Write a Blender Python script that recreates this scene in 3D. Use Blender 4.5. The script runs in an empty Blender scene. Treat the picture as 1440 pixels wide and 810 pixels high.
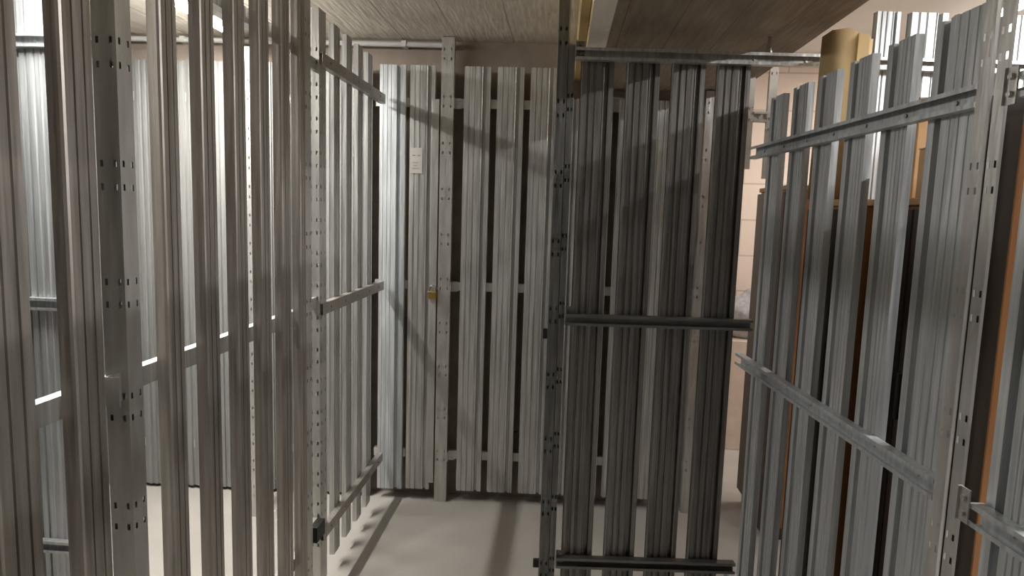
import bpy, bmesh, math, random
from mathutils import Matrix, Vector
random.seed(7)
SC = bpy.context.scene
COL = SC.collection

# ------------------------------------------------------------------ camera, world, exposure
def make_camera():
    f, yaw, pit, rol = 922.1, .072, .1142, .0304
    fw = Vector((-math.sin(yaw)*math.cos(pit), math.cos(yaw)*math.cos(pit), -math.sin(pit)))
    r = Vector((math.cos(yaw), math.sin(yaw), 0)); u = r.cross(fw)
    r2 = math.cos(rol)*r + math.sin(rol)*u
    u2 = math.cos(rol)*u - math.sin(rol)*r
    cd = bpy.data.cameras.new('camera'); c = bpy.data.objects.new('camera', cd); COL.objects.link(c)
    m = Matrix((r2, u2, -fw)).transposed().to_4x4(); m.translation = (0, 0, 1.5)
    c.matrix_world = m
    cd.sensor_width = 36; cd.lens = 36*f/1440; cd.clip_start = .02
    SC.camera = c
make_camera()
w = bpy.data.worlds.new('world'); SC.world = w; w.use_nodes = True
w.node_tree.nodes['Background'].inputs[0].default_value = (1, .95, .88, 1)
w.node_tree.nodes['Background'].inputs[1].default_value = .003
SC.view_settings.view_transform = 'Standard'; SC.view_settings.look = 'None'
SC.view_settings.gamma = 1; SC.view_settings.use_curve_mapping = False
SC.view_settings.exposure = 0.0
# ceiling tube lamps: x, y, z, length, watts, colour
LAMPS = [(-1.56, 2.32, 2.27, 1.4, 52, (1, .96, .90), 'white tube lamp glimpsed between the left slats at the ceiling'),
         (2.45, 1.20, 2.48, 1.1, 150, (1, .97, .94), 'tube lamp above the right compartment outside the view'),
         (2.2, 3.55, 2.50, 1.1, 34, (1, .93, .86), 'tube lamp beside the pinkish far wall behind the right fence')]

# ------------------------------------------------------------------ materials
def nmat(name):
    m = bpy.data.materials.new(name); m.use_nodes = True
    nt = m.node_tree; return m, nt, nt.nodes['Principled BSDF']
def N(nt, t, **k):
    n = nt.nodes.new(t)
    for a, b in k.items(): setattr(n, a, b)
    return n
def noise_ramp(nt, scale, c0, c1, detail=5, nscale=4, lo=.3, hi=.7, rand=True):
    tc = N(nt, 'ShaderNodeTexCoord'); mp = N(nt, 'ShaderNodeMapping'); mp.inputs['Scale'].default_value = scale
    src = tc.outputs['Object']
    if rand:
        oi = N(nt, 'ShaderNodeObjectInfo'); ml = N(nt, 'ShaderNodeVectorMath', operation='SCALE')
        cb = N(nt, 'ShaderNodeCombineXYZ')
        for i in range(3): nt.links.new(oi.outputs['Random'], cb.inputs[i])
        nt.links.new(cb.outputs[0], ml.inputs[0]); ml.inputs['Scale'].default_value = 37
        ad = N(nt, 'ShaderNodeVectorMath', operation='ADD')
        nt.links.new(src, ad.inputs[0]); nt.links.new(ml.outputs[0], ad.inputs[1]); src = ad.outputs[0]
    nt.links.new(src, mp.inputs['Vector'])
    no = N(nt, 'ShaderNodeTexNoise'); no.inputs['Scale'].default_value = nscale; no.inputs['Detail'].default_value = detail
    nt.links.new(mp.outputs[0], no.inputs['Vector'])
    rp = N(nt, 'ShaderNodeValToRGB'); rp.color_ramp.elements[0].position = lo; rp.color_ramp.elements[1].position = hi
    rp.color_ramp.elements[0].color = (*c0, 1); rp.color_ramp.elements[1].color = (*c1, 1)
    nt.links.new(no.outputs['Fac'], rp.inputs[0])
    return rp, no, mp
def metal(name, c0, c1, rough=.38, metallic=.75, scale=(30, 30, 1.2)):
    m, nt, b = nmat(name)
    rp, no, _ = noise_ramp(nt, scale, c0, c1, 6, 3.0)
    nt.links.new(rp.outputs[0], b.inputs['Base Color'])
    b.inputs['Metallic'].default_value = metallic
    mr = N(nt, 'ShaderNodeMapRange'); mr.inputs[3].default_value = rough-.08; mr.inputs[4].default_value = rough+.12
    nt.links.new(no.outputs['Fac'], mr.inputs[0]); nt.links.new(mr.outputs[0], b.inputs['Roughness'])
    rp2, no2, _ = noise_ramp(nt, (6, 6, .8), (0, 0, 0), (1, 1, 1), 3, 5)
    bp = N(nt, 'ShaderNodeBump'); bp.inputs['Strength'].default_value = .22; bp.inputs['Distance'].default_value = .01
    nt.links.new(no2.outputs['Fac'], bp.inputs['Height']); nt.links.new(bp.outputs[0], b.inputs['Normal'])
    return m
GALV = metal('galvanised_steel', (.44, .44, .43), (.72, .72, .70), .36, .6)
GALV_BLUE = metal('galvanised_steel_bluish', (.42, .445, .46), (.66, .685, .70), .44, .5)
GALV_DULL = metal('galvanised_steel_dull', (.34, .315, .29), (.55, .515, .48), .40, .7)
GALV_PALE = metal('galvanised_steel_pale', (.25, .25, .245), (.34, .34, .33), .6, .3)
ZINC = metal('zinc_plated_post', (.50, .49, .47), (.66, .65, .62), .35, .6, (12, 12, 2))
GALV_SHADED = metal('galvanised_steel_shaded', (.155, .145, .135), (.36, .345, .33), .38, .75, (45, 45, 1.0))  # galvanised steel with the foreground panel's shade put into its colour
SHADEDPOST = metal('shaded_steel_post', (.15, .15, .15), (.28, .28, .27), .42, .8, (25, 25, 2))  # post steel coloured darker to stand for the shade it stands in
SHADEDSTEEL = metal('shaded_steel_rail', (.20, .20, .20), (.32, .32, .31), .42, .8, (3, 30, 30))  # shaded copy of the rail steel, for rails and cleats of the foreground panel
def plain(name, c, rough=.6, metallic=0, c2=None, scale=(3, 3, 3), bump=0, nscale=4, lo=.3, hi=.7):
    m, nt, b = nmat(name)
    rp, no, _ = noise_ramp(nt, scale, c, c2 or tuple(x*.85 for x in c), 6, nscale, lo, hi, False)
    nt.links.new(rp.outputs[0], b.inputs['Base Color'])
    b.inputs['Roughness'].default_value = rough; b.inputs['Metallic'].default_value = metallic
    if bump:
        bp = N(nt, 'ShaderNodeBump'); bp.inputs['Strength'].default_value = bump; bp.inputs['Distance'].default_value = .01
        nt.links.new(no.outputs['Fac'], bp.inputs['Height']); nt.links.new(bp.outputs[0], b.inputs['Normal'])
    return m
def board_concrete(name, c0, c1, seam, board=.27, stain=(.2, .16, .12)):
    """shuttered concrete: board marks along Y, blotchy colour and dark stains"""
    m, nt, b = nmat(name)
    rp, no, _ = noise_ramp(nt, (2.2, .9, 2.2), c0, c1, 8, 3.5, .3, .72, False)
    tc = N(nt, 'ShaderNodeTexCoord'); sx = N(nt, 'ShaderNodeSeparateXYZ'); nt.links.new(tc.outputs['Object'], sx.inputs[0])
    dv = N(nt, 'ShaderNodeMath', operation='DIVIDE'); dv.inputs[1].default_value = board
    nt.links.new(sx.outputs[0], dv.inputs[0])
    fl = N(nt, 'ShaderNodeMath', operation='FLOOR'); nt.links.new(dv.outputs[0], fl.inputs[0])
    fr = N(nt, 'ShaderNodeMath', operation='FRACT'); nt.links.new(dv.outputs[0], fr.inputs[0])
    lt = N(nt, 'ShaderNodeMath', operation='LESS_THAN'); lt.inputs[1].default_value = .022
    nt.links.new(fr.outputs[0], lt.inputs[0])
    wn = N(nt, 'ShaderNodeTexWhiteNoise', noise_dimensions='1D'); nt.links.new(fl.outputs[0], wn.inputs['W'])
    mr = N(nt, 'ShaderNodeMapRange'); mr.inputs[3].default_value = .9; mr.inputs[4].default_value = 1.05
    nt.links.new(wn.outputs['Value'], mr.inputs[0])
    mu = N(nt, 'ShaderNodeVectorMath', operation='SCALE'); nt.links.new(rp.outputs[0], mu.inputs[0]); nt.links.new(mr.outputs[0], mu.inputs['Scale'])
    # fine grain of the boards
    g = N(nt, 'ShaderNodeTexNoise'); g.inputs['Scale'].default_value = 5; g.inputs['Detail'].default_value = 6
    mp = N(nt, 'ShaderNodeMapping'); mp.inputs['Scale'].default_value = (14, 1.2, 6); nt.links.new(tc.outputs['Object'], mp.inputs[0]); nt.links.new(mp.outputs[0], g.inputs['Vector'])
    gr = N(nt, 'ShaderNodeMapRange'); gr.inputs[1].default_value = .3; gr.inputs[2].default_value = .7; gr.inputs[3].default_value = .8; gr.inputs[4].default_value = 1.12
    nt.links.new(g.outputs['Fac'], gr.inputs[0])
    mu2 = N(nt, 'ShaderNodeVectorMath', operation='SCALE'); nt.links.new(mu.outputs[0], mu2.inputs[0]); nt.links.new(gr.outputs[0], mu2.inputs['Scale'])
    mx = N(nt, 'ShaderNodeMix', data_type='RGBA'); mx.inputs[7].default_value = (*seam, 1)
    sm = N(nt, 'ShaderNodeMath', operation='MULTIPLY'); sm.inputs[1].default_value = .55; nt.links.new(lt.outputs[0], sm.inputs[0])
    nt.links.new(sm.outputs[0], mx.inputs[0]); nt.links.new(mu2.outputs[0], mx.inputs[6])
    # patchy stains
    s = N(nt, 'ShaderNodeTexNoise'); s.inputs['Scale'].default_value = 2.4; s.inputs['Detail'].default_value = 9; s.inputs['Roughness'].default_value = .7
    nt.links.new(tc.outputs['Object'], s.inputs['Vector'])
    sr = N(nt, 'ShaderNodeMapRange'); sr.inputs[1].default_value = .55; sr.inputs[2].default_value = .75; sr.inputs[4].default_value = .7
    nt.links.new(s.outputs['Fac'], sr.inputs[0])
    mx2 = N(nt, 'ShaderNodeMix', data_type='RGBA'); mx2.inputs[7].default_value = (*stain, 1)
    nt.links.new(sr.outputs[0], mx2.inputs[0]); nt.links.new(mx.outputs[2], mx2.inputs[6])
    nt.links.new(mx2.outputs[2], b.inputs['Base Color']); b.inputs['Roughness'].default_value = .85
    bp = N(nt, 'ShaderNodeBump'); bp.inputs['Strength'].default_value = .4; bp.inputs['Distance'].default_value = .01
    nt.links.new(g.outputs['Fac'], bp.inputs['Height']); nt.links.new(bp.outputs[0], b.inputs['Normal'])
    return m
CEIL = board_concrete('ceiling_concrete', (.74, .67, .57), (.90, .83, .72), (.22, .19, .16))
SOFFIT = board_concrete('soffit_boards', (.27, .22, .165), (.38, .31, .235), (.08, .06, .045), .17, (.12, .09, .06))
WALLC = plain('brown_concrete_wall', (.40, .33, .275), .9, 0, (.28, .23, .19), (1.5, 1.5, 1.5), .4, 5)
GREYC = plain('grey_concrete', (.14, .13, .12), .85)
FLOOR = plain('screed_floor', (.50, .475, .44), .62, 0, (.43, .405, .37), (1, 1, 1), .15, 2.5)
def block_wall():
    m, nt, b = nmat('painted_block_wall')
    tc = N(nt, 'ShaderNodeTexCoord'); mp = N(nt, 'ShaderNodeMapping'); mp.inputs['Rotation'].default_value = (math.pi/2, 0, 0)
    nt.links.new(tc.outputs['Object'], mp.inputs[0])
    br = N(nt, 'ShaderNodeTexBrick'); br.inputs['Scale'].default_value = 1; br.inputs['Brick Width'].default_value = .5
    br.inputs['Row Height'].default_value = .25; br.inputs['Mortar Size'].default_value = .006
    br.inputs['Color1'].default_value = (.72, .60, .52, 1); br.inputs['Color2'].default_value = (.68, .57, .49, 1); br.inputs['Mortar'].default_value = (.5, .42, .36, 1)
    nt.links.new(mp.outputs[0], br.inputs['Vector']); nt.links.new(br.outputs[0], b.inputs['Base Color'])
    b.inputs['Roughness'].default_value = .8
    return m
BLOCK = block_wall()
WHITEP = plain('white_plaster', (.78, .74, .69), .85, 0, (.72, .68, .63), (1, 1, 1), .1)
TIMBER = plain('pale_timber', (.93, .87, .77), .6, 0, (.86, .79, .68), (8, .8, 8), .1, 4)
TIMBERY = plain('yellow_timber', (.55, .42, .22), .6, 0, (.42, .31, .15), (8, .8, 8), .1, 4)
BROWN = plain('dark_brown_wood', (.060, .042, .032), .5, 0, (.040, .028, .020), (8, 8, .8), .05)
ORANGE = plain('orange_brown_wood', (.36, .16, .055), .45, 0, (.24, .10, .035), (10, 10, .8), .05)
CARD = plain('cardboard', (.48, .30, .15), .8, 0, (.40, .24, .11), (3, 3, 3), .1)
YCARD = plain('yellow_cardboard', (.62, .46, .25), .7, 0, (.50, .36, .18), (2, 2, 1), .2)
BLACKP = plain('black_plastic', (.015, .015, .015), .5)
BRASS = plain('brass', (.62, .42, .16), .3, .85)
CHROME = plain('shackle_steel', (.6, .6, .6), .25, .9)
PAPER = plain('paper_label', (.70, .66, .62), .7)
INK = plain('printed_grey_ink', (.32, .30, .28), .8)
BAGM = plain('grey_plastic_bag', (.50, .50, .52), .45, 0, (.30, .30, .33), (8, 8, 8), .5)
PALEPOST = plain('pale_painted_steel', (.70, .66, .60), .5)
PIPE = plain('white_conduit', (.72, .72, .70), .4)
LAMPB = plain('lamp_housing', (.8, .8, .78), .5)
def emis(name, c, s):
    m, nt, b = nmat(name); b.inputs['Base Color'].default_value = (*c, 1)
    b.inputs['Emission Color'].default_value = (*c, 1); b.inputs['Emission Strength'].default_value = s
    return m
TUBE_DIM = emis('glowing_tube_dim', (1, .97, .92), 15)
TUBE = emis('glowing_tube', (1, .97, .92), 75)

# ------------------------------------------------------------------ mesh helpers
def link(name, bm, mats, parent=None, solid=0, bevel=0, smooth=False):
    me = bpy.data.meshes.new(name)
    bmesh.ops.recalc_face_normals(bm, faces=bm.faces)
    bm.to_mesh(me); bm.free()
    if not isinstance(mats, (list, tuple)): mats = [mats]
    for m in mats: me.materials.append(m)
    if smooth:
        for p in me.polygons: p.use_smooth = True
    o = bpy.data.objects.new(name, me); COL.objects.link(o)
    if parent: o.parent = parent
    if solid:
        s = o.modifiers.new('sheet', 'SOLIDIFY'); s.thickness = solid; s.offset = 0
    if bevel:
        s = o.modifiers.new('edge', 'BEVEL'); s.width = bevel; s.segments = 2; s.limit_method = 'ANGLE'
    return o
def box(bm, x0, x1, y0, y1, z0, z1, mi=0, M=None):
    vs = [bm.verts.new(Vector((x, y, z)) if M is None else M @ Vector((x, y, z))) for x in (x0, x1) for y in (y0, y1) for z in (z0, z1)]
    for f in ((0, 1, 3, 2), (4, 6, 7, 5), (0, 4, 5, 1), (2, 3, 7, 6), (0, 2, 6, 4), (1, 5, 7, 3)):
        bm.faces.new([vs[i] for i in f]).material_index = mi
def cyl(bm, p, q, r, n=16, mi=0):
    p, q = Vector(p), Vector(q); d = (q-p).normalized()
    a = d.orthogonal().normalized(); b2 = d.cross(a)
    A = [bm.verts.new(p+r*(math.cos(t)*a+math.sin(t)*b2)) for t in [2*math.pi*i/n for i in range(n)]]
    B = [bm.verts.new(v.co+(q-p)) for v in A]
    for i in range(n): bm.faces.new((A[i], A[(i+1) % n], B[(i+1) % n], B[i])).material_index = mi
    bm.faces.new(A[::-1]).material_index = mi; bm.faces.new(B).material_index = mi
def thing(name, label, cat, loc=(0, 0, 0), rz=0, group=None):
    o = bpy.data.objects.new(name, None); COL.objects.link(o); o.empty_display_size = .05
    o.location = loc; o.rotation_euler = (0, 0, rz); o['label'] = label; o['category'] = cat
    if group: o['group'] = group
    return o
def tag(o, label, cat, group=None):
    o['label'] = label; o['category'] = cat
    if group: o['group'] = group
    return o
def struct(name, bm, m):
    o = link(name, bm, m); o['kind'] = 'structure'; return o

# --- parts of the steel partition system (local x runs along the panel, local -y is the face)
def sheet(pts, z0, z1):
    bm = bmesh.new()
    a = [bm.verts.new((u, -d, z0)) for u, d in pts]; b = [bm.verts.new((u, -d, z1)) for u, d in pts]
    for i in range(len(pts)-1): bm.faces.new((a[i], a[i+1], b[i+1], b[i]))
    return bm
def prof_wide(wd, mirror=False, dep=.020):
    """ribbed deck slat: broad ribbed web, a deep groove, then a narrow strip"""
    s = wd/.130; p = [(0, 0), (.003, 0), (.006, dep), (.024, dep), (.027, dep-.005), (.032, dep-.005), (.035, dep),
         (.050, dep), (.053, dep-.005), (.058, dep-.005), (.061, dep), (.080, dep), (.083, dep-.003), (.088, dep-.003), (.091, dep), (.092, dep),
         (.094, 0), (.107, 0), (.110, dep-.001), (.128, dep-.001), (.130, 0)]
    p = [(u*s, d) for u, d in p]
    if mirror: p = [(wd-u, d) for u, d in reversed(p)]
    return p
def prof_flat(wd, dep=.019):
    """slat with a narrow strip, a deep groove and a broad web with fine creases"""
    b = .048; p = [(0, 0), (.002, dep), (.024, dep), (.026, 0), (.044, 0), (.046, dep)]
    for f in (.22, .45, .70): u = b+(wd-b)*f; p += [(u, dep), (u+.002, dep-.0022), (u+.005, dep-.0022), (u+.007, dep)]
    return p+[(wd-.002, dep), (wd, 0)]
def prof_rib(wd, dep=.018):
    """slat with three even raised ribs"""
    p = [(0, 0), (.004, dep), (.020, dep), (.024, dep-.009), (.030, dep-.009), (.034, dep), (.048, dep), (.052, dep-.009), (.058, dep-.009),
         (.062, dep), (.078, dep), (.082, dep-.009), (.088, dep-.009), (.092, dep), (.108, dep), (.112, dep-.012), (.118, dep-.012), (.121, dep-.006), (.130, dep-.006), (.130, 0)]
    return [(u*wd/.130, d) for u, d in p]
def prof_hat(wd, dep=.027):
    """narrow hat slat with rounded near flange and two fine grooves"""
    return [(-.001, 0), (.0005, dep*.4), (.001, dep*.75), (.003, dep*.93), (.007, dep), (wd*.33, dep), (wd*.345, dep-.005), (wd*.39, dep-.005), (wd*.40, dep),
            (wd*.66, dep), (wd*.675, dep-.005), (wd*.715, dep-.005), (wd*.73, dep), (wd-.005, dep), (wd-.002, dep*.9), (wd, dep*.7), (wd, 0)]
def slat(root, u, prof, z0, z1, m, y=0, mesh_cache={}):
    key = (tuple(prof), z0, z1, m.name)
    if key in mesh_cache:
        o = mesh_cache[key].copy(); COL.objects.link(o); o.parent = root
    else:
        o = link('slat', sheet(prof, z0, z1), m, root, solid=.0012); mesh_cache[key] = o
    o.location = (u, y, 0); return o
def rail(root, u0, u1, z, y=0, m=None, h=.042, dep=.024, flip=False):
    """lipped channel, open to the face"""
    pr = [(dep, h-.009), (dep, h), (0, h), (0, 0), (dep, 0), (dep, .009)]
    if flip: pr = [(dep-d, zz) for d, zz in pr]
    bm = bmesh.new()
    a = [bm.verts.new((u0, -d, zz)) for d, zz in pr]; b = [bm.verts.new((u1, -d, zz)) for d, zz in pr]
    for i in range(len(pr)-1): bm.faces.new((a[i], b[i], b[i+1], a[i+1]))
    # screw heads
    n = max(1, int((u1-u0)/.16)); yb = 0 if not flip else -dep
    for i in range(n):
        uu = u0+(i+.5)*(u1-u0)/n
        cyl(bm, (uu, yb-.0005, h/2), (uu, yb-.004, h/2), .004, 8)
    o = link('rail', bm, m or GALV, root, solid=.002); o.location = (0, y, z-h/2); return o
def post(root, u0, u1, y0, y1, z1, m=None, z0=0, start=.16, step=.235, name='post', back=True):
    """square steel post with clusters of punched slots on the face and both sides"""
    bm = bmesh.new()
    wd = u1-u0; rows = []; z = z0+start
    while z < z1-.08:
        rows += [(z, z+.013), (z+.046, z+.059)]; z += step
    zs = sorted({z0, z1} | {a for r in rows for a in r}); hole = lambda a: any(abs(a-r[0]) < 1e-6 for r in rows)
    def face(mk, L):
        s = .006; us = [0, L*.22-s/2, L*.22+s/2, L*.78-s/2, L*.78+s/2, L]
        for i in range(len(zs)-1):
            for j in range(5):
                if hole(zs[i]) and j in (1, 3): continue
                q = [mk(us[j], zs[i]), mk(us[j+1], zs[i]), mk(us[j+1], zs[i+1]), mk(us[j], zs[i+1])]
                bm.faces.new([bm.verts.new(v) for v in q])
    face(lambda a, z: (u0+a, y0, z), wd)
    if back:
        for uu in (u0, u1): face(lambda a, z, uu=uu: (uu, y0+a, z), y1-y0)
    else:
        for uu in (u0, u1): bm.faces.new([bm.verts.new(v) for v in ((uu, y0, z0), (uu, y1, z0), (uu, y1, z1), (uu, y0, z1))])
    for q in ([[(u0, y1, z0), (u1, y1, z0), (u1, y1, z1), (u0, y1, z1)]] if back else [])+([[(u0, y0, z1), (u1, y0, z1), (u1, y1, z1), (u0, y1, z1)],
              [(u0, y0, z0), (u1, y0, z0), (u1, y1, z0), (u0, y1, z0)]]):
        bm.faces.new([bm.verts.new(v) for v in q])
    bmesh.ops.remove_doubles(bm, verts=bm.verts, dist=1e-5)
    return link(name, bm, m or ZINC, root)
def smallbox(name, root, x0, x1, y0, y1, z0, z1, m, bevel=.001):
    bm = bmesh.new(); box(bm, x0, x1, y0, y1, z0, z1); return link(name, bm, m, root, bevel=bevel)
def bracket(root, u, y, z, m=None, w=.045, h=.06, d=.03):
    """folded angle cleat with two bolt heads"""
    bm = bmesh.new(); t = .003
    box(bm, u, u+w, y-t, y, z-h/2, z+h/2); box(bm, u, u+t, y-d, y-t, z-h/2, z+h/2)
    for dz in (-.015, .015): cyl(bm, (u+w*.6, y-t, z+dz), (u+w*.6, y-t-.006, z+dz), .006, 6)
    return link('bracket', bm, m or ZINC, root)
def panel_between(name, A, B, label, group=None, cat='fence'):
    d = Vector(B)-Vector(A)
    return thing(name, label, cat, (A[0], A[1], 0), math.atan2(d.y, d.x), group)

# ------------------------------------------------------------------ structure
ZC, ZS, ZR = 2.33, 2.11, 2.62
yb = lambda x: 3.345+.036*x
bm = bmesh.new(); box(bm, -3.4, 3.4, -3, 5, -.1, 0); struct('floor', bm, FLOOR)
bm = bmesh.new(); box(bm, -3.4, .135, -3, yb(.065)+.05, ZC, ZC+.4); struct('ceiling', bm, CEIL)
bm = bmesh.new(); box(bm, .135, .82, 1.75, 3.40, ZS, ZC+.4); struct('ceiling.001', bm, SOFFIT)
bm = bmesh.new(); box(bm, .82, 3.4, -3, 5, ZR, ZR+.11); box(bm, .135, .82, -3, 1.75, ZR, ZR+.11); struct('ceiling.002', bm, WHITEP)
bm = bmesh.new()
for x0, x1 in ((-3.4, .82),):
    vs = [(x0, yb(x0), 0), (x1, yb(x1), 0), (x1, yb(x1)+.2, 0), (x0, yb(x0)+.2, 0)]
    a = [bm.verts.new(v) for v in vs]; b = [bm.verts.new((v[0], v[1], ZC+.4)) for v in vs]
    for i in range(4): bm.faces.new((a[i], a[(i+1) % 4], b[(i+1) % 4], b[i]))
    bm.faces.new(a); bm.faces.new(b)
struct('wall_back', bm, WALLC)
bm = bmesh.new(); box(bm, .82, 3.4, 4.72, 4.9, 0, ZR); struct('wall_far', bm, BLOCK)
bm = bmesh.new(); box(bm, .70, .82, 3.58, 4.72, 0, ZR+.1); struct('wall_inner', bm, WHITEP)
bm = bmesh.new(); box(bm, 3.3, 3.4, -3, 4.72, 0, ZR); struct('wall_right', bm, GREYC)
bm = bmesh.new(); box(bm, -3.4, -3.3, -3, 3.2, 0, ZC); struct('wall_left', bm, GREYC)
bm = bmesh.new(); box(bm, -3.3, 3.3, -3.1, -3, 0, ZC+.4); struct('wall_front', bm, GREYC)
# timber lining strip between the two ceiling heights: pale underside, yellow flank
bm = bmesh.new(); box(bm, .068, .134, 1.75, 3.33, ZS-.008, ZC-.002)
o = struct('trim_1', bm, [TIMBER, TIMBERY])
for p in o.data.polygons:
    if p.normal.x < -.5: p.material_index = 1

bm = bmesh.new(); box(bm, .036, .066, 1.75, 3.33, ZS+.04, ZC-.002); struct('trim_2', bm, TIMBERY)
# ------------------------------------------------------------------ ceiling tube lamps
for i, (x, y, z, L, W, c, lab) in enumerate(LAMPS):
    zc = ZR if x > .82 else ZC
    t = thing('tube_lamp', lab, 'lamp', (x, y, zc), 0)
    bm = bmesh.new(); box(bm, -.045, .045, -L/2-.03, L/2+.03, -.03, 0); link('housing', bm, LAMPB, t, bevel=.004)
    bm = bmesh.new(); cyl(bm, (0, -L/2, -.045), (0, L/2, -.045), .013); link('tube', bm, TUBE if x < 0 else TUBE_DIM, t, smooth=False)
    bm = bmesh.new()
    pass
    bm.free()
    for s in (-1, 1):
        bm = bmesh.new(); box(bm, -.02, .02, s*(L/2+.012)-.012, s*(L/2+.012)+.012, -.065, -.03); link('end_holder', bm, LAMPB, t)
    ld = bpy.data.lights.new('tube_light', 'AREA'); ld.shape = 'RECTANGLE'; ld.size = .04; ld.size_y = L; ld.energy = W; ld.color = c
    lo = bpy.data.objects.new('tube_light', ld); COL.objects.link(lo); lo.parent = t; lo.location = (0, 0, -.062)

# ------------------------------------------------------------------ left side partition, near panels (slats on the corridor face)
XL = -.867
def left_root(name, y, label): return thing(name, label, 'fence', (XL-.02, y, 0), math.pi/2)
H = prof_hat(.066)
HB = prof_hat(.080)
r = left_root('slatted_fence', 0, 'dull galvanised slatted partition nearest on the left, ending at the beige perforated post')
for y in (-.93, -.78, -.63, -.48, -.33, -.18, -.03, .12, .27, .42, .57, .72): slat(r, y, HB, .06, 2.195, GALV_DULL)
slat(r, .915, prof_hat(.088), .06, 2.195, GALV_DULL); slat(r, 1.09, HB, .06, 2.195, GALV_DULL)
for z in (2.022, 1.124, .244): rail(r, -1.0, 1.245, z, .030, GALV, flip=True)
post(r, 1.245, 1.291, -.019, .030, 2.33-.002, ZINC, start=.11)
bracket(r, 1.20, -.001, 1.124, ZINC)
r = left_root('slatted_fence', 0, 'run of seven narrow dull slats on the left between two perforated posts')
for k, y in enumerate((1.372, 1.530, 1.687, 1.832, 1.978, 2.117)):
    slat(r, y, H if k < 5 else prof_hat(.052), .06, 2.195, GALV_DULL)
for z in (2.022, 1.124, .244): rail(r, 1.30, 2.178, z, .030, GALV, flip=True)
post(r, 2.180, 2.235, -.019, .030, 2.328, ZINC, start=.18)
# far left panel: rails on the corridor face
r = left_root('slatted_fence', 0, 'far left slatted partition whose three channel rails face the corridor, meeting the back wall')
post(r, 2.335, 2.405, -.010, .03, 2.195, ZINC, start=.2, step=.12, name='post')
for y in (2.53, 2.68, 2.83, 2.975): slat(r, y, prof_wide(.075, dep=.018), .06, 2.195, GALV, y=.024)
for z in (2.022, 1.124, .244): rail(r, 2.34, 3.175, z, .003, GALV_DULL, flip=True)
for z in (2.0, 1.15, .3):
    smallbox('hinge', r, 2.24, 2.333, .0, .02, z-.02, z+.02, ZINC)
smallbox('latch', r, 2.25, 2.33, -.03, -.002, .26, .32, BLACKP)

# ------------------------------------------------------------------ back fence
def back_root(name, label, cat='fence'): return thing(name, label, cat, (0, 3.27, 0), .036)
WID = .131
r = back_root('slatted_fence', 'bright galvanised slat panel in the left corner of the back fence')
slat(r, -.908, [(.130-u, d) for u, d in reversed(prof_flat(.130))], .055, 2.195, GALV_BLUE)
for z in (2.022, 1.124, .244): rail(r, -.93, -.765, z, .026, ZINC, flip=True)
g = back_root('slatted_gate', 'narrow galvanised gate leaf in the back fence left of its tall post', 'gate')
slat(g, -.762, prof_wide(.128), .06, 2.195, GALV)
smallbox('stile', g, -.648, -.613, -.030, -.021, .10, 2.035, ZINC)
for z in (2.022, 1.124, .244): rail(g, -.76, -.64, z, .026, ZINC, flip=True)
r = back_root('slatted_fence', 'back fence of tall ribbed slats between its perforated post and the dark foreground post')
post(r, -.606, -.544, -.030, .012, 2.326, ZINC, start=.22, step=.222)
for x in (-.497, -.336, -.175): slat(r, x, prof_wide(WID), .06, 2.195, GALV)
slat(r, -.036, prof_wide(.103), .06, 2.055, GALV)
for z in (2.022, 1.124, .244):
    rail(r, -.542, .080, z, .026, ZINC, flip=True); bracket(r, -.543, .0, z-.002, ZINC, .035, .05)
smallbox('latch', r, -.203, -.180, -.006, .010, .37, .382, BLACKP)
r = back_root('slatted_fence', 'lower back fence seen through the dark foreground panel under the soffit')
for x in (.096, .257, .418): slat(r, x, prof_wide(.131), .06, 2.055, GALV)
post(r, .664, .728, -.030, .012, 2.105, ZINC, start=.22, step=.222)
for z in (2.022, 1.124, .244): rail(r, .085, .662, z, .026, ZINC, flip=True)
# padlock and its hasp on the back gate
t = thing('padlock', 'small brass padlock hanging at the seam of the back gate', 'padlock', (-.628, 3.2, 1.06), .036)
bm = bmesh.new(); box(bm, -.022, .022, -.010, .010, 0, .040); link('body', bm, BRASS, t, bevel=.004)
bm = bmesh.new()
pts = [(-.014, .038), (-.014, .055)]+[(-.014*math.cos(a), .055+.014*math.sin(a)) for a in [math.pi*i/8 for i in range(1, 8)]]+[(.014, .055), (.014, .038)]
for (a, b), (c, d) in zip(pts, pts[1:]): cyl(bm, (a, 0, b), (c, 0, d), .0035, 8)
link('shackle', bm, CHROME, t)
bm = bmesh.new(); box(bm, -.015, .03, .004, .008, .050, .062); box(bm, .012, .016, -.012, .006, .045, .068); link('hasp', bm, ZINC, t)
# printed label on the gate slat
t = thing('paper_label', 'small pale paper label stuck high on the back gate slat', 'label', (-.722, 3.2215, 1.74), .036)
bm = bmesh.new(); box(bm, -.030, .030, -.0012, 0, -.062, .062); link('sheet', bm, PAPER, t)
for x0, x1 in ((-.02, -.004), (.004, .02)):
    bm = bmesh.new(); box(bm, x0, x1, -.0016, -.0012, .022, .027); link('printed_mark', bm, INK, t)
for k, (x0, x1) in enumerate(((-.018, .012), (-.012, .006), (-.02, .016))):
    bm = bmesh.new(); box(bm, x0, x1, -.0016, -.0012, -.012-.014*k, -.009-.014*k); link('printed_line', bm, INK, t)
# conduit under the ceiling
bm = bmesh.new()
cyl(bm, (-3.2, yb(-3.2)-.05, 2.300), (-.60, yb(-.6)-.05, 2.300), .012)
for k in range(5): x = -3.0+.55*k; box(bm, x-.012, x+.012, yb(x)-.064, yb(x)-.001, 2.288, 2.316)
tag(link('conduit', bm, PIPE), 'thin pale conduit running along the top of the back wall', 'conduit')

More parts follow.
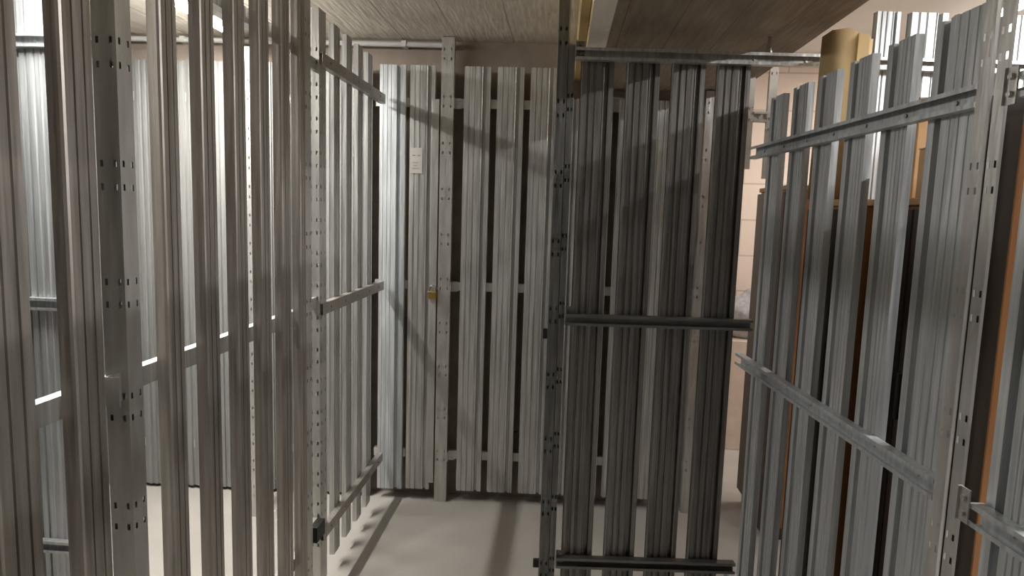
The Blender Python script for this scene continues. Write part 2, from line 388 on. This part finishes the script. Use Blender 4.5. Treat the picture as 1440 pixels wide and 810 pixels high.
# ------------------------------------------------------------------ left compartment fences
r = thing('slatted_fence', 'pale brightly lit slats at the back of the left compartment', 'fence', (0, 3.27, 0), .036)
x = -3.05
while x < -1.0:
    slat(r, x, prof_rib(WID, .010), .018, 2.195, GALV_PALE); x += .1315
for z in (2.022, .244): rail(r, -3.05, -.95, z, .026, ZINC, flip=True)
r = thing('slatted_fence', 'bluish white slatted partition glimpsed far left between the nearest slats', 'fence', (0, 2.17, 0), 0)
for x in (-2.90, -2.765, -2.63, -2.495, -2.36, -2.225, -2.09, -1.955, -1.82-.002): slat(r, x, prof_wide(WID), .06, 2.3, GALV_BLUE)
for z in (2.022, 1.135, .244): rail(r, -3.0, -1.70, z, -.020, GALV_BLUE)
t = thing('perforated_post', 'slim perforated post standing inside the left compartment', 'post', (-1.44, 2.95, 0), 0)
post(t, -.022, .022, -.02, .02, 2.2, ZINC, start=.1, step=.13)

# ------------------------------------------------------------------ foreground post and panel, their shade put into the steel colours
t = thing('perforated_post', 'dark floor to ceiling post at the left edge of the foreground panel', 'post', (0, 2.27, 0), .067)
post(t, -.034, .000, .0, .045, 2.326, SHADEDPOST, start=.18, step=.235)
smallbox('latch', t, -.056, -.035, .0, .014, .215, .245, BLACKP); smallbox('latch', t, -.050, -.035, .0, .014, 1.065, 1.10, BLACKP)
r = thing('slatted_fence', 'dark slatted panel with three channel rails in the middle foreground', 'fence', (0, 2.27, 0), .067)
post(r, .002, .023, .0, .040, 2.06, SHADEDPOST, start=.2, step=.235, name='stile')
for x, wd in ((.047, .112), (.201, .112), (.353, .112), (.505, .112)): slat(r, x, prof_wide(wd), .06, 2.045, GALV_SHADED, y=.028)
for z in (2.030, 1.138, .248): rail(r, .025, .672 if z < 2 else .880, z, .002, SHADEDSTEEL if z < 2 else GALV, h=.038, dep=.026)  # lower rails in the shaded steel colour, lit header in plain galvanised
for z in (2.06, 1.17, .275): bracket(r, .025, -.003, z-.012, SHADEDSTEEL, .03, .05, .02)
t = thing('threaded_rod', 'short steel hanger rod between the brown soffit and the foreground header rail', 'rod', (.668, 2.325, 2.053), 0)
bm = bmesh.new(); cyl(bm, (0, 0, 0), (0, 0, ZS-2.054), .006, 10); link('rod', bm, CHROME, t)
bm = bmesh.new(); cyl(bm, (0, 0, .002), (0, 0, .012), .011, 6); cyl(bm, (0, 0, .012), (0, 0, .03), .009, 6); link('nut', bm, CHROME, t)

# ------------------------------------------------------------------ right partition
XR = lambda y: .857-.0686*y
def right_root(name, label): return panel_between(name, (XR(2.54)+.0455, 2.54), (XR(1.0)+.0455, 1.0), label)
FW = prof_flat(.112)
r = right_root('slatted_fence', 'long galvanised slatted partition on the right with two slanting channel rails')
L = lambda y: (2.54-y)*1.0024
slat(r, L(1.512), prof_flat(.162), .1, 1.925, GALV_BLUE)
for y in (1.696, 1.875, 2.056, 2.237, 2.424): slat(r, L(y)-.0, FW, .1, 1.925, GALV_BLUE)
for z in (1.745, .972, .13): rail(r, .01, L(1.33), z, -.0215, GALV_BLUE)
post(r, L(1.326), L(1.294), -.047, -.041, 2.3, ZINC, back=False, start=.15, step=.235)
r = right_root('slatted_fence', 'nearest right partition beyond the dark doorway gap, with a bracketed channel rail')
post(r, L(1.279), L(1.250), -.047, -.041, 2.3, ZINC, back=False, start=.15, step=.235)
for y in (1.222, 1.045, .865, .69, .512, .335, .157, -.02, -.198, -.375, -.553, -.73, -.908): slat(r, L(y), FW, .1, 1.925, GALV_BLUE)
for z in (1.745, .972, .13): rail(r, L(1.225), L(-1.03), z, -.0215, GALV_BLUE)
for z in (1.745, .985): bracket(r, L(1.248), -.048, z, ZINC, .028, .065, .008)

# fence beyond the right compartment, in line with the foreground panel
r = thing('slatted_fence', 'tall slatted fence showing above the right partition', 'fence', (0, 2.27, 0), .067)
for x in (1.13, 1.285, 1.44, 1.595, 1.75, 1.905, 2.06): slat(r, x, prof_wide(.128), .06, 2.20, GALV_BLUE, y=.028)
slat(r, 1.018, prof_wide(.082), .06, 2.20, GALV_BLUE, y=.028)
for z in (2.026, 1.138, .248): rail(r, 1.02, 2.2, z, .002, GALV, h=.038, dep=.026)

r = thing('post_frame', 'pale hanging pair of struts with a crossbar beyond the foreground panel at its right edge', 'frame', (0, 2.92, 0), .036)
post(r, .780, .803, .0, .02, ZR-.001, PALEPOST, 1.72, .2); post(r, .862, .897, .0, .02, ZR-.001, PALEPOST, 1.68, .2)
rail(r, .804, .861, 1.94, .015, PALEPOST)
# ------------------------------------------------------------------ stored goods behind the right partition
def carton(label, x, y, z, sx, sy, sz, m, rz=0, mt=None):
    t = thing('cardboard_box', label, 'box', (x, y, z), rz)
    bm = bmesh.new(); box(bm, -sx/2, sx/2, -sy/2, sy/2, 0, sz-.004); link('carton', bm, m, t, bevel=.004)
    for s in (-1, 1):
        bm = bmesh.new(); box(bm, min(0, s*sx/2), max(0, s*sx/2)-.002 if s < 0 else sx/2, -sy/2, sy/2, sz-.004, sz); link('flap', bm, m, t)
    return t
def wardrobe(label, x, y, sx, sy, h, m, rz=0, mt=None, dm=None):
    t = thing('wardrobe', label, 'wardrobe', (x, y, 0), rz)
    bm = bmesh.new(); box(bm, -sx/2, sx/2, -sy/2, sy/2, .06, h-.02); link('carcass', bm, m, t, bevel=.003)
    bm = bmesh.new(); box(bm, -sx/2+.01, sx/2-.01, -sy/2+.01, sy/2-.01, 0, .06); link('plinth', bm, BROWN, t)
    bm = bmesh.new(); box(bm, -sx/2-.008, sx/2+.008, -sy/2-.008, sy/2+.008, h-.02, h); link('top_board', bm, mt or m, t, bevel=.003)
    for k in (0, 1):
        bm = bmesh.new(); a = -sy/2+.004+k*sy/2; box(bm, -sx/2-.018, -sx/2-.001, a, a+sy/2-.008, .08, h-.03); d = link('door', bm, dm or m, t, bevel=.002)
        bm = bmesh.new(); hy = a+(sy/2-.04 if k == 0 else .03); cyl(bm, (-sx/2-.03, hy, 1.0), (-sx/2-.03, hy, 1.12), .006, 8)
        for zz in (1.005, 1.115): cyl(bm, (-sx/2-.03, hy, zz), (-sx/2-.018, hy, zz), .005, 8)
        link('handle', bm, BLACKP, d)
    return t
t = thing('wooden_board', 'dark brown board standing in the gap beside the double post on the right', 'board', (.85, 1.405, 0), 0)
bm = bmesh.new(); box(bm, -.018, .018, -.115, .115, 0, 1.757); link('face', bm, BROWN, t, bevel=.002)
bm = bmesh.new(); box(bm, -.018, .018, -.120, -.1155, 0, 1.757); o = link('edge_band', bm, ORANGE, t); o['label'] = 'orange brown edge band'
wardrobe('low dark fronted wardrobe behind the near slats of the right partition', 1.13, 1.755, .44, .40, 1.57, ORANGE, 0, CARD, BROWN)
wardrobe('dark fronted wardrobe next to the yellow cardboard behind the right partition', 1.085, 2.133, .50, .29, 1.57, ORANGE, 0, CARD, BROWN)
carton('cardboard box lying on the low wardrobe behind the near right slats', 1.10, 1.70, 1.57, .34, .26, .13, CARD)
carton('taller cardboard box on the wardrobe beside the yellow cardboard', 1.14, 2.03, 1.57, .34, .20, .28, CARD)
wardrobe('brown wardrobe standing beyond the fence line, seen right of the foreground panel', 1.235, 3.24, .46, .42, 1.66, ORANGE, 0, CARD, BROWN)
# tall folded yellow cardboard sheet
t = thing('cardboard_sheet', 'tall yellow folded cardboard standing on the wardrobe behind the right partition', 'cardboard', (.795, 2.18, 1.572), -.1)
bm = bmesh.new()
prof = [(0, .05), (.02, .02), (.06, .0), (.095, .01), (.118, -.015), (.135, .03), (.15, .06)]
a = [bm.verts.new((x, y, 0)) for x, y in prof]; b = [bm.verts.new((x+.005, y, .512+.015*math.sin(i))) for i, (x, y) in enumerate(prof)]
for i in range(len(prof)-1): bm.faces.new((a[i], a[i+1], b[i+1], b[i]))
link('sheet', bm, YCARD, t, solid=.006, smooth=True)
carton('beige cardboard box against the far block wall seen past the panel edge', 1.30, 4.45, 0, .5, .4, .72, plain('beige_card', (.62, .5, .42), .8))
bm = bmesh.new(); bmesh.ops.create_icosphere(bm, subdivisions=4, radius=.19)
from mathutils import noise
for v in bm.verts:
    n = noise.noise(v.co*9)*.04+noise.noise(v.co*22)*.015
    v.co += v.co.normalized()*n; v.co.z = max(v.co.z*.95, -.14); v.co.y *= .8
o = link('plastic_bag', bm, BAGM, smooth=True); o.location = (1.30, 4.45, .86)
tag(o, 'crumpled grey plastic bag on the beige cardboard box', 'bag')
